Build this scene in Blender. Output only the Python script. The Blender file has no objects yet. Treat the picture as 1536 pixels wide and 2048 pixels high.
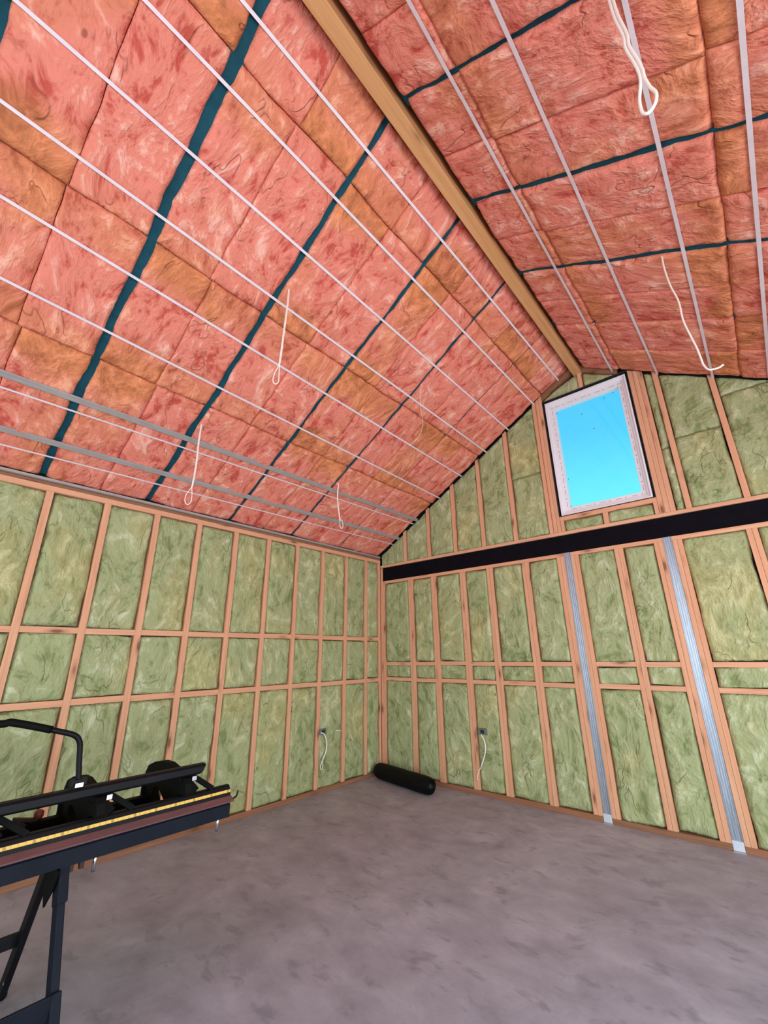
import bpy, math, random
from mathutils import Vector, Matrix, noise
random.seed(7)
S = bpy.context.scene
COL = S.collection
# ------------------------------------------------------------------ camera
F_PX, YAW, PITCH, ROLL = 843.46, math.radians(-40.908), math.radians(18.732), math.radians(-0.714)
CAM = Vector((3.990, -4.509, 1.40))
fw = Vector((math.sin(YAW)*math.cos(PITCH), math.cos(YAW)*math.cos(PITCH), math.sin(PITCH)))
rt0 = Vector((math.cos(YAW), -math.sin(YAW), 0)); up0 = rt0.cross(fw)
RT = rt0*math.cos(ROLL) + up0*math.sin(ROLL)
UP = -rt0*math.sin(ROLL) + up0*math.cos(ROLL)
cd = bpy.data.cameras.new('camera'); cam = bpy.data.objects.new('camera', cd); COL.objects.link(cam)
cd.sensor_fit = 'VERTICAL'; cd.sensor_height = 36; cd.lens = F_PX/2048*36
cd.clip_start = 0.05; cd.clip_end = 200
R3 = Matrix((RT, UP, -fw)).transposed().to_4x4()
cam.matrix_world = Matrix.Translation(CAM) @ R3
S.camera = cam
# ------------------------------------------------------------------ exposure
S.view_settings.view_transform = 'Standard'; S.view_settings.look = 'None'
S.view_settings.exposure = -0.20; S.view_settings.gamma = 1.0; S.view_settings.use_curve_mapping = False
# ------------------------------------------------------------------ sky
W = bpy.data.worlds.new('sky'); S.world = W; W.use_nodes = True
nt = W.node_tree; nt.nodes.clear()
tc = nt.nodes.new('ShaderNodeTexCoord'); sx = nt.nodes.new('ShaderNodeSeparateXYZ')
rp = nt.nodes.new('ShaderNodeValToRGB'); bg = nt.nodes.new('ShaderNodeBackground'); wo = nt.nodes.new('ShaderNodeOutputWorld')
nt.links.new(tc.outputs['Generated'], sx.inputs[0]); nt.links.new(sx.outputs['Z'], rp.inputs[0])
nt.links.new(rp.outputs[0], bg.inputs[0]); nt.links.new(bg.outputs[0], wo.inputs[0])
cr = rp.color_ramp
cr.elements[0].position = 0.0; cr.elements[0].color = (0.42, 0.62, 0.70, 1)
cr.elements[1].position = 0.22; cr.elements[1].color = (0.21, 1.0, 1.0, 1)
for p, c in ((0.30, (0.155, 0.94, 1.0, 1)), (0.44, (0.088, 0.66, 1.0, 1)), (1.0, (0.05, 0.35, 0.9, 1))):
    e = cr.elements.new(p); e.color = c
bg.inputs['Strength'].default_value = 1.22
# ------------------------------------------------------------------ daylight through the garage opening, and an unseen side opening added for even light
def area(name, loc, target, sx_, sy_, power, color):
    l = bpy.data.lights.new(name, 'AREA'); l.shape = 'RECTANGLE'; l.size = sx_; l.size_y = sy_
    l.energy = power; l.color = color
    o = bpy.data.objects.new(name, l); COL.objects.link(o); o.location = loc
    o.rotation_euler = (Vector(target)-Vector(loc)).to_track_quat('-Z', 'Y').to_euler()
    return o
area('daylight_garage_opening', (2.95, -7.35, 1.45), (2.4, 0, 1.2), 5.0, 2.6, 185, (0.92, 0.97, 1.0))
area('added_side_daylight', (6.05, -3.4, 1.15), (0, -2.4, 1.9), 5.0, 2.1, 250, (0.90, 0.96, 1.0))

# ------------------------------------------------------------------ geometry of the building (metres)
RX, RZ, EZ = 2.948, 4.506, 2.758
SL = (RZ-EZ)/RX; TH = math.atan(SL)
def zl(x): return EZ + SL*x
def zr(x): return RZ - SL*(x-RX)
def zroof(x): return zl(x) if x < 3.0 else zr(x)
NL = Vector((math.sin(TH), 0, -math.cos(TH)))      # faces into the room
NR = Vector((-math.sin(TH), 0, -math.cos(TH)))
XR = 5.896; YF = -7.2
def ray(px, py): return RT*((px-768)/F_PX) - UP*((py-1024)/F_PX) + fw
def on(px, py, axis, v):
    d = ray(px, py); i = 'xyz'.index(axis); return CAM + d*((v-CAM[i])/d[i])
def on_slope(px, py, side):
    d = ray(px, py)
    if side == 'l': t = (EZ + SL*CAM.x - CAM.z)/(d.z - SL*d.x)
    else: t = (RZ - SL*(CAM.x-RX) - CAM.z)/(d.z + SL*d.x)
    return CAM + d*t

# ------------------------------------------------------------------ node helpers
class NT:
    def __init__(s, name, rough=0.8, metallic=0.0, spec=0.3):
        s.m = bpy.data.materials.new(name); s.m.use_nodes = True; s.t = s.m.node_tree
        s.b = s.t.nodes['Principled BSDF']
        s.b.inputs['Roughness'].default_value = rough; s.b.inputs['Metallic'].default_value = metallic
        s.b.inputs['Specular IOR Level'].default_value = spec
    def n(s, typ, **kw):
        nd = s.t.nodes.new('ShaderNode'+typ)
        for k, v in kw.items():
            if k in nd.inputs: s.put(nd.inputs[k], v)
            else: setattr(nd, k, v)
        return nd
    def put(s, sock, v):
        if isinstance(v, bpy.types.NodeSocket): s.t.links.new(v, sock)
        else: sock.default_value = v
    def pos(s): return s.n('NewGeometry').outputs['Position']
    def rnd(s): return s.n('ObjectInfo').outputs['Random']
    def math(s, op, a, b=0.0, clamp=False):
        nd = s.n('Math', operation=op, use_clamp=clamp); s.put(nd.inputs[0], a); s.put(nd.inputs[1], b); return nd.outputs[0]
    def vmath(s, op, a, b):
        nd = s.n('VectorMath', operation=op); s.put(nd.inputs[0], a); s.put(nd.inputs[1], b); return nd.outputs[0]
    def vscale(s, a, f):
        nd = s.n('VectorMath', operation='SCALE'); s.put(nd.inputs[0], a); s.put(nd.inputs['Scale'], f); return nd.outputs[0]
    def noise(s, vec, scale, detail=4, rough=0.5, dist=0.0, col=False, ntype='FBM'):
        nd = s.n('TexNoise'); nd.noise_type = ntype
        s.put(nd.inputs['Vector'], vec)
        for k, v in (('Scale', scale), ('Detail', detail), ('Roughness', rough), ('Distortion', dist)): s.put(nd.inputs[k], v)
        return nd.outputs[1 if col else 0]
    def ramp(s, f, stops, interp='LINEAR'):
        nd = s.n('ValToRGB'); s.put(nd.inputs[0], f); c = nd.color_ramp; c.interpolation = interp
        while len(c.elements) < len(stops): c.elements.new(0.5)
        for e, (p, col) in zip(c.elements, stops):
            e.position = p; e.color = (col, col, col, 1) if isinstance(col, (int, float)) else (*col, 1)
        return nd.outputs[0]
    def mix(s, f, a, b, mode='MIX'):
        nd = s.n('Mix', data_type='RGBA', blend_type=mode)
        s.put(nd.inputs[0], f)
        for i, v in ((6, a), (7, b)): s.put(nd.inputs[i], v if isinstance(v, bpy.types.NodeSocket) else (*v, 1))
        return nd.outputs[2]
    def bump(s, h, strength=0.5, dist=0.01, normal=None):
        nd = s.n('Bump'); s.put(nd.inputs['Height'], h)
        nd.inputs['Strength'].default_value = strength; nd.inputs['Distance'].default_value = dist
        if normal: s.t.links.new(normal, nd.inputs['Normal'])
        return nd.outputs[0]
    def out(s, col=None, normal=None, rough=None):
        if col is not None: s.put(s.b.inputs['Base Color'], col if isinstance(col, bpy.types.NodeSocket) else (*col, 1))
        if normal is not None: s.t.links.new(normal, s.b.inputs['Normal'])
        if rough is not None: s.put(s.b.inputs['Roughness'], rough)
        return s.m

def srgb(r, g, b):
    f = lambda v: (v/255/12.92) if v <= 10 else ((v/255+0.055)/1.055)**2.4
    return (f(r), f(g), f(b))

def wool(name, dark, mid, light, alt, bands, stretch):
    k = NT(name, rough=0.95, spec=0.10)
    P = k.pos(); rnd = k.rnd()
    off = k.n('CombineXYZ'); k.put(off.inputs[0], k.math('MULTIPLY', rnd, 37.0)); k.put(off.inputs[1], k.math('MULTIPLY', rnd, 11.0))
    P2 = k.vmath('ADD', k.vmath('MULTIPLY', P, stretch), off.outputs[0])
    wv = k.vscale(k.vmath('SUBTRACT', k.noise(P2, 1.7, 2, 0.5, col=True), (0.5, 0.5, 0.5)), 0.5)
    Q = k.vmath('ADD', P2, wv)
    n1 = k.noise(Q, 10.0, 4, 0.55, 0.25)
    n2 = k.noise(Q, 36.0, 4, 0.6, 0.4)
    n0 = k.noise(P2, 2.2, 3, 0.5)
    mixed = k.math('ADD', k.math('MULTIPLY', n1, 0.55), k.math('ADD', k.math('MULTIPLY', n2, 0.25), k.math('MULTIPLY', n0, 0.24)))
    base = k.ramp(mixed, [(0.41, dark), (0.49, mid), (0.55, mid), (0.64, light)])
    altc = k.ramp(mixed, [(0.40, tuple(c*0.62 for c in alt)), (0.53, alt), (0.66, tuple(min(1, c*1.35+0.03) for c in alt))])
    sp = k.n('SeparateXYZ'); k.t.links.new(P, sp.inputs[0])
    m = None
    for (axis, c0, w0, amt) in bands:
        d = k.math('ABSOLUTE', k.math('SUBTRACT', k.math('ADD', sp.outputs[axis], k.math('MULTIPLY', k.math('SUBTRACT', n0, 0.5), 0.45)), c0))
        v = k.math('MULTIPLY', k.ramp(k.math('DIVIDE', d, w0), [(0.45, 1.0), (1.2, 0.0)]), amt)
        m = v if m is None else k.math('MAXIMUM', m, v)
    r2 = k.math('FRACT', k.math('MULTIPLY', rnd, 7.31))
    gate = k.ramp(k.math('ADD', k.math('MULTIPLY', n0, 0.6), k.math('MULTIPLY', r2, 0.55)), [(0.36, 0.15), (0.70, 1.0)])
    if m is not None:
        m = k.math('MULTIPLY', m, gate, True)
        base = k.mix(m, base, altc)
    patch = k.ramp(k.math('ADD', n0, k.math('MULTIPLY', r2, 0.25)), [(0.66, 0.0), (0.84, 0.6)])
    base = k.mix(patch, base, altc)
    cz = k.math('ABSOLUTE', k.math('SUBTRACT', k.noise(Q, 3.0, 3, 0.55, 0.2), 0.5))
    crease = k.ramp(cz, [(0.0, 1.0), (0.010, 0.0)])
    crease = k.math('MULTIPLY', crease, k.ramp(k.noise(P2, 4.0, 2), [(0.52, 0.0), (0.60, 1.0)]))
    base = k.mix(k.math('MULTIPLY', crease, 0.30), base, tuple(c*0.55 for c in dark))
    v = k.n('TexVoronoi'); k.put(v.inputs['Vector'], P2); v.inputs['Scale'].default_value = 4.0
    dot = k.ramp(v.outputs['Distance'], [(0.04, 1.0), (0.07, 0.0)])
    base = k.mix(k.math('MULTIPLY', dot, 0.6), base, tuple(c*0.35 for c in dark))
    h = k.math('ADD', n1, k.math('ADD', k.math('MULTIPLY', n2, 0.30), k.math('MULTIPLY', crease, -0.25)))
    return k.out(base, k.bump(h, 0.75, 0.04))

M = {}
M['pink'] = wool('pink_glass_wool', srgb(194, 84, 72), srgb(226, 132, 114), srgb(242, 178, 160), srgb(208, 126, 84),
                 [(0, 2.58, 0.24, 1.0), (0, 1.70, 0.24, 0.95), (0, 0.98, 0.20, 0.9), (0, 3.45, 0.17, 0.7), (0, 4.30, 0.17, 0.9)], (0.75, 1.15, 0.75))
M['green'] = wool('green_glass_wool', srgb(130, 140, 92), srgb(163, 168, 124), srgb(194, 196, 160), srgb(170, 160, 106), [], (1.1, 1.1, 0.8))

def wood(name, axis, c1, c2, knot=(0.13, 0.045, 0.02)):
    k = NT(name, rough=0.72, spec=0.25)
    P = k.pos(); rnd = k.rnd()
    sc = [38, 38, 38]; sc[axis] = 1.6
    off = k.n('CombineXYZ'); k.put(off.inputs[0], k.math('MULTIPLY', rnd, 53.0)); k.put(off.inputs[1], k.math('MULTIPLY', rnd, 91.0)); k.put(off.inputs[2], k.math('MULTIPLY', rnd, 29.0))
    Po = k.vmath('ADD', P, off.outputs[0])
    g = k.noise(k.vmath('MULTIPLY', Po, tuple(sc)), 1.0, 5, 0.6, 0.4)
    b = k.noise(Po, 2.5, 2)
    c = k.mix(k.ramp(g, [(0.30, 0.0), (0.70, 1.0)]), c1, c2)
    red = k.mix(k.ramp(k.math('ADD', k.math('MULTIPLY', rnd, 0.6), k.math('MULTIPLY', b, 0.5)), [(0.2, 0.0), (0.95, 0.6)]), c, tuple(x*y for x, y in zip(c1, (0.94, 0.78, 0.72))))
    sk = [9, 9, 9]; sk[axis] = 2.6
    v = k.n('TexVoronoi'); k.put(v.inputs['Vector'], k.vmath('MULTIPLY', Po, tuple(sk))); v.inputs['Scale'].default_value = 1.0
    kn = k.ramp(v.outputs['Distance'], [(0.07, 1.0), (0.14, 0.35), (0.26, 0.0)])
    col = k.mix(k.math('MULTIPLY', kn, 0.8), red, knot)
    return k.out(col, k.bump(g, 0.25, 0.002))
for ax, nm in enumerate('xyz'):
    M['pine_'+nm] = wood('pine_grain_'+nm, ax, srgb(226, 174, 140), srgb(202, 142, 110))
    M['plate_'+nm] = wood('treated_plate_grain_'+nm, ax, srgb(160, 112, 84), srgb(120, 82, 60))
M['glulam'] = wood('ridge_pine', 1, srgb(212, 158, 108), srgb(184, 128, 82), knot=(0.25, 0.12, 0.05))

k = NT('concrete', rough=0.62, spec=0.35); P = k.pos()
wv = k.vscale(k.vmath('SUBTRACT', k.noise(P, 1.1, 2, col=True), (0.5, 0.5, 0.5)), 0.28)
Q = k.vmath('ADD', P, wv)
Qs = k.vmath('MULTIPLY', Q, (1.0, 1.7, 1.0))
a = k.noise(Qs, 2.2, 7, 0.62, 0.7); b_ = k.noise(P, 0.55, 3, 0.5); c_ = k.noise(P, 60, 4, 0.7); d_ = k.noise(Qs, 6.0, 5, 0.62, 0.35)
e_ = k.noise(Q, 5.0, 5, 0.6, 0.3)
f = k.math('ADD', k.math('MULTIPLY', a, 0.34), k.math('ADD', k.math('MULTIPLY', e_, 0.32), k.math('ADD', k.math('MULTIPLY', b_, 0.28), k.math('MULTIPLY', c_, 0.07))))
col = k.ramp(f, [(0.36, srgb(134, 125, 136)), (0.47, srgb(154, 147, 158)), (0.55, srgb(165, 158, 170)), (0.66, srgb(184, 177, 188))])
st = k.ramp(d_, [(0.33, 1.0), (0.44, 0.0)])
col = k.mix(k.math('MULTIPLY', st, 0.5), col, srgb(114, 108, 124))
M['concrete'] = k.out(col, k.bump(k.math('ADD', c_, k.math('MULTIPLY', a, 2.0)), 0.15, 0.004), k.ramp(d_, [(0.3, 0.5), (0.7, 0.75)]))

def plain(name, col, rough=0.5, metallic=0.0, spec=0.4, var=0.12, scale=9.0, bump=0.0, stretch=(1, 1, 1)):
    k = NT(name, rough=rough, metallic=metallic, spec=spec); P = k.vmath('MULTIPLY', k.pos(), stretch)
    n = k.noise(P, scale, 4, 0.6)
    c = k.mix(k.ramp(n, [(0.3, 0.0), (0.7, 1.0)]), tuple(x*(1-var) for x in col), tuple(min(1, x*(1+var)) for x in col))
    return k.out(c, k.bump(n, bump, 0.003) if bump else None)
M['teal'] = plain('teal_rafter_wrap', (0.008, 0.060, 0.085), 0.75, spec=0.15, var=0.25)
M['wrap'] = plain('black_building_wrap', (0.02, 0.02, 0.022), 0.8, var=0.3)
M['lining'] = plain('grey_lining', (0.42, 0.40, 0.36), 0.85, var=0.1)
M['strap'] = plain('white_plastic_strap', (0.74, 0.62, 0.66), 0.5, spec=0.5, var=0.06)
M['cable'] = plain('white_cable_sheath', (0.86, 0.78, 0.72), 0.4, spec=0.5, var=0.04)
M['zinc'] = plain('galvanised_steel', (0.46, 0.50, 0.58), 0.40, 0.8, 0.5, var=0.22, scale=6, stretch=(30, 30, 1.2), bump=0.05)
M['zinc_bright'] = plain('bright_zinc_plate', (0.66, 0.70, 0.80), 0.45, 0.4, 0.5, var=0.08)
M['channel'] = plain('grey_steel_batten', (0.42, 0.40, 0.39), 0.5, 0.35, 0.4, var=0.08)
M['beam'] = plain('black_primer', (0.005, 0.004, 0.007), 0.8, spec=0.06, var=0.2)
M['upvc'] = plain('white_upvc', (0.80, 0.76, 0.80), 0.35, spec=0.5, var=0.03)
M['print'] = plain('film_print_mauve', (0.45, 0.30, 0.38), 0.6, var=0.1)
M['black'] = plain('black_powder_coat', (0.004, 0.004, 0.006), 0.5, spec=0.16, var=0.25)
M['black_sky_tint'] = plain('black_paint_sky_tint', (0.006, 0.008, 0.015), 0.6, spec=0.13, var=0.2)  # black paint with the blue of reflected sky put into its colour
M['black_matt'] = plain('matt_black_casting', (0.003, 0.003, 0.003), 0.7, spec=0.10, var=0.25)
M['burgundy'] = plain('burgundy_edge_strip', (0.145, 0.062, 0.065), 0.35, spec=0.5, var=0.15, stretch=(6, 1, 6))
M['poly'] = plain('black_polythene', (0.004, 0.004, 0.004), 0.55, spec=0.12, var=0.3, bump=0.3, scale=20)
M['chrome'] = plain('chrome', (0.80, 0.82, 0.86), 0.18, 1.0, 0.5, var=0.04)
M['red'] = plain('dull_red_plastic', (0.22, 0.045, 0.035), 0.5, var=0.1)
M['brown'] = plain('rusty_brown_steel', (0.035, 0.015, 0.010), 0.7, var=0.3)
M['box'] = plain('grey_outlet_plate', (0.13, 0.16, 0.13), 0.6, var=0.15)
M['gravel'] = plain('gravel_yard', (0.40, 0.39, 0.37), 0.9, var=0.3, scale=30, bump=0.5)
k = NT('yellow_rule_tape', rough=0.45); P = k.pos(); sp = k.n('SeparateXYZ'); k.t.links.new(P, sp.inputs[0])
fr = k.math('FRACT', k.math('MULTIPLY', sp.outputs[1], 42.0)); fr2 = k.math('FRACT', k.math('MULTIPLY', sp.outputs[1], 10.5))
tick = k.math('MAXIMUM', k.math('MULTIPLY', k.ramp(fr, [(0.14, 1.0), (0.2, 0.0)]), 0.30), k.math('MULTIPLY', k.ramp(fr2, [(0.10, 1.0), (0.13, 0.0)]), 0.6))
M['tape'] = k.out(k.mix(tick, (0.72, 0.44, 0.09), (0.16, 0.10, 0.02)))
# glass: thin pane, light passes straight through, faint reflection
m = bpy.data.materials.new('window_glass'); m.use_nodes = True; t = m.node_tree; t.nodes.clear()
o = t.nodes.new('ShaderNodeOutputMaterial'); mx = t.nodes.new('ShaderNodeMixShader'); tr = t.nodes.new('ShaderNodeBsdfTransparent')
gl = t.nodes.new('ShaderNodeBsdfGlossy'); gl.inputs['Roughness'].default_value = 0.02; mx.inputs[0].default_value = 0.03
tr.inputs[0].default_value = (0.97, 0.99, 1.0, 1)
t.links.new(tr.outputs[0], mx.inputs[1]); t.links.new(gl.outputs[0], mx.inputs[2]); t.links.new(mx.outputs[0], o.inputs[0])
M['glass'] = m

# ------------------------------------------------------------------ mesh helpers
class MB:
    def __init__(s): s.v = []; s.f = []
    def box(s, a, b):
        (x0, y0, z0), (x1, y1, z1) = a, b; n = len(s.v)
        s.v += [Vector(p) for p in ((x0, y0, z0), (x1, y0, z0), (x1, y1, z0), (x0, y1, z0), (x0, y0, z1), (x1, y0, z1), (x1, y1, z1), (x0, y1, z1))]
        s.f += [tuple(n+i for i in q) for q in ((0, 3, 2, 1), (4, 5, 6, 7), (0, 1, 5, 4), (1, 2, 6, 5), (2, 3, 7, 6), (3, 0, 4, 7))]
        return s
    def prism(s, pts, axis, a, b, a2=None, b2=None):
        """pts: closed outline in the other two axes, extruded along axis from a to b (per-point ends allowed)"""
        n = len(s.v); N = len(pts)
        def mk(p, t):
            c = list(p); c.insert(axis, t); return Vector(c)
        for i, p in enumerate(pts): s.v.append(mk(p, a[i] if isinstance(a, (list, tuple)) else a))
        for i, p in enumerate(pts): s.v.append(mk(p, b[i] if isinstance(b, (list, tuple)) else b))
        for i in range(N):
            j = (i+1) % N; s.f.append((n+i, n+j, n+N+j, n+N+i))
        s.f.append(tuple(n+i for i in reversed(range(N)))); s.f.append(tuple(n+N+i for i in range(N)))
        return s
    def bar(s, p, q, w, h, up=(0, 0, 1)):
        p, q = Vector(p), Vector(q); d = (q-p).normalized(); u = Vector(up); r = d.cross(u)
        if r.length < 1e-3: r = d.cross(Vector((1, 0, 0)))
        r.normalize(); u = r.cross(d); n = len(s.v)
        for c in (p, q):
            for i, j in ((-1, -1), (1, -1), (1, 1), (-1, 1)): s.v.append(c + r*(i*w/2) + u*(j*h/2))
        s.f += [tuple(n+i for i in q_) for q_ in ((0, 3, 2, 1), (4, 5, 6, 7), (0, 1, 5, 4), (1, 2, 6, 5), (2, 3, 7, 6), (3, 0, 4, 7))]
        return s
    def tube(s, pts, r, seg=10, closed=False):
        pts = [Vector(p) for p in pts]; n0 = len(s.v); N = len(pts); prev = None
        rr = r if isinstance(r, (list, tuple)) else [r]*N
        for i, p in enumerate(pts):
            a = pts[i-1] if (i > 0 or closed) else p; b = pts[(i+1) % N] if (i < N-1 or closed) else p
            d = (b-a).normalized()
            if prev is None:
                prev = d.cross(Vector((0.13, 0.27, 1)));
                if prev.length < 1e-3: prev = d.cross(Vector((1, 0, 0)))
            u = (prev - d*prev.dot(d)).normalized(); prev = u; w = d.cross(u)
            for k_ in range(seg):
                t_ = 2*math.pi*k_/seg; s.v.append(p + (u*math.cos(t_)+w*math.sin(t_))*rr[i])
        for i in range(N if closed else N-1):
            for k_ in range(seg):
                a = n0+i*seg+k_; b = n0+i*seg+(k_+1) % seg; j = ((i+1) % N)
                c = n0+j*seg+(k_+1) % seg; d2 = n0+j*seg+k_; s.f.append((a, b, c, d2))
        if not closed:
            s.f.append(tuple(n0+k_ for k_ in reversed(range(seg)))); s.f.append(tuple(n0+(N-1)*seg+k_ for k_ in range(seg)))
        return s
    def build(s, name, mat, parent=None, bevel=0.0, smooth=False, **props):
        lo = Vector([min(v[i] for v in s.v) for i in range(3)]); hi = Vector([max(v[i] for v in s.v) for i in range(3)])
        org = Vector(((lo.x+hi.x)/2, (lo.y+hi.y)/2, lo.z))
        if parent is not None: org = parent.matrix_world.translation.copy() if False else parent['_o'] if False else org
        me = bpy.data.meshes.new(name); me.from_pydata([tuple(v-org) for v in s.v], [], s.f); me.update()
        me.materials.append(mat)
        o = bpy.data.objects.new(name, me); COL.objects.link(o)
        if smooth:
            for p in me.polygons: p.use_smooth = True
        if parent is not None:
            o.parent = parent; o.location = org - WO[parent.name]
        else: o.location = org
        WO[o.name] = org.copy()
        if bevel:
            bm_ = o.modifiers.new('bevel', 'BEVEL'); bm_.width = bevel; bm_.segments = 2; bm_.limit_method = 'ANGLE'; bm_.angle_limit = math.radians(40)
        for k_, v_ in props.items(): o[k_] = v_
        return o
WO = {}
def empty(name, loc, **props):
    o = bpy.data.objects.new(name, None); COL.objects.link(o); o.location = loc; o.empty_display_size = 0.1
    WO[o.name] = Vector(loc)
    for k_, v_ in props.items(): o[k_] = v_
    return o
def curve_pts(pts, n=6):
    """Catmull-Rom through pts"""
    P = [Vector(p) for p in pts]; P = [P[0]*2-P[1]] + P + [P[-1]*2-P[-2]]; out = []
    for i in range(1, len(P)-2):
        for j in range(n):
            t_ = j/n; a, b, c, d = P[i-1], P[i], P[i+1], P[i+2]
            out.append(0.5*((2*b)+(c-a)*t_+(2*a-5*b+4*c-d)*t_*t_+(3*b-a-3*c+d)*t_**3))
    out.append(P[-2]); return out
ORD = ['zeroth', 'first', 'second', 'third', 'fourth', 'fifth', 'sixth', 'seventh', 'eighth', 'ninth', 'tenth', 'eleventh', 'twelfth', 'thirteenth', 'fourteenth', 'fifteenth', 'sixteenth']
ST = dict(kind='structure')

# ------------------------------------------------------------------ structure
MB().box((-0.35, YF-0.2, -0.15), (XR+0.35, 0.3, 0.0)).build('floor', M['concrete'], **ST)
MB().box((-14, YF-18, -0.30), (20, YF-0.2, -0.06)).build('ground_yard', M['gravel'], **ST)
MB().box((-0.16, YF, 0.0), (-0.092, 0.16, 2.80)).build('wall_left', M['wrap'], **ST)
# gable wall sheathing with the window opening
w = MB(); y0, y1 = 0.092, 0.16
def gp(pts): w.prism(pts, 1, y0, y1)
gp([(-0.16, 0), (2.575, 0), (2.575, zl(2.575)+0.12), (-0.16, zl(-0.16)+0.12)])
gp([(3.49, 0), (XR+0.1, 0), (XR+0.1, zr(XR+0.1)+0.12), (3.49, zr(3.49)+0.12)])
gp([(2.575, 0), (3.49, 0), (3.49, 2.78), (2.575, 2.78)])
gp([(2.575, 4.21), (3.49, 4.21), (3.49, zr(3.49)+0.12), (RX+0.03, RZ+0.12), (2.575, zl(2.575)+0.12)])
w.build('wall_back', M['wrap'], **ST)
w = MB(); w.box((XR, YF, 0), (XR+0.08, -5.95, 2.80)).box((XR, -0.85, 0), (XR+0.08, 0.16, 2.80)).box((XR, -5.95, 2.25), (XR+0.08, -0.85, 2.80))  # gap left for the added side daylight
w.build('wall_right', M['lining'], **ST)
w = MB(); y0, y1 = YF-0.08, YF
gp([(-0.16, 0), (0.45, 0), (0.45, zl(0.45)+0.1), (-0.16, zl(-0.16)+0.1)])
gp([(5.45, 0), (XR+0.08, 0), (XR+0.08, zr(XR+0.08)+0.1), (5.45, zr(5.45)+0.1)])
gp([(0.45, 2.75), (5.45, 2.75), (5.45, zr(5.45)+0.1), (RX, RZ+0.1), (0.45, zl(0.45)+0.1)])
w.build('wall_front', M['lining'], **ST)
w = MB()
w.prism([(-0.16, zl(-0.16)+0.14), (RX+0.03, RZ+0.15), (RX+0.03, RZ+0.20), (-0.16, zl(-0.16)+0.19)], 1, YF-0.08, 0.16)
w.prism([(RX+0.03, RZ+0.15), (XR+0.1, zr(XR+0.1)+0.14), (XR+0.1, zr(XR+0.1)+0.19), (RX+0.03, RZ+0.20)], 1, YF-0.08, 0.16)
w.build('ceiling', M['teal'], **ST)

# ------------------------------------------------------------------ ridge beam
MB().box((2.970, YF, 4.40), (3.060, 0.05, 4.60)).build('ridge_beam', M['glulam'], bevel=0.004,
    label='long laminated pine ridge beam running up to the gable peak', category='beam')

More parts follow.
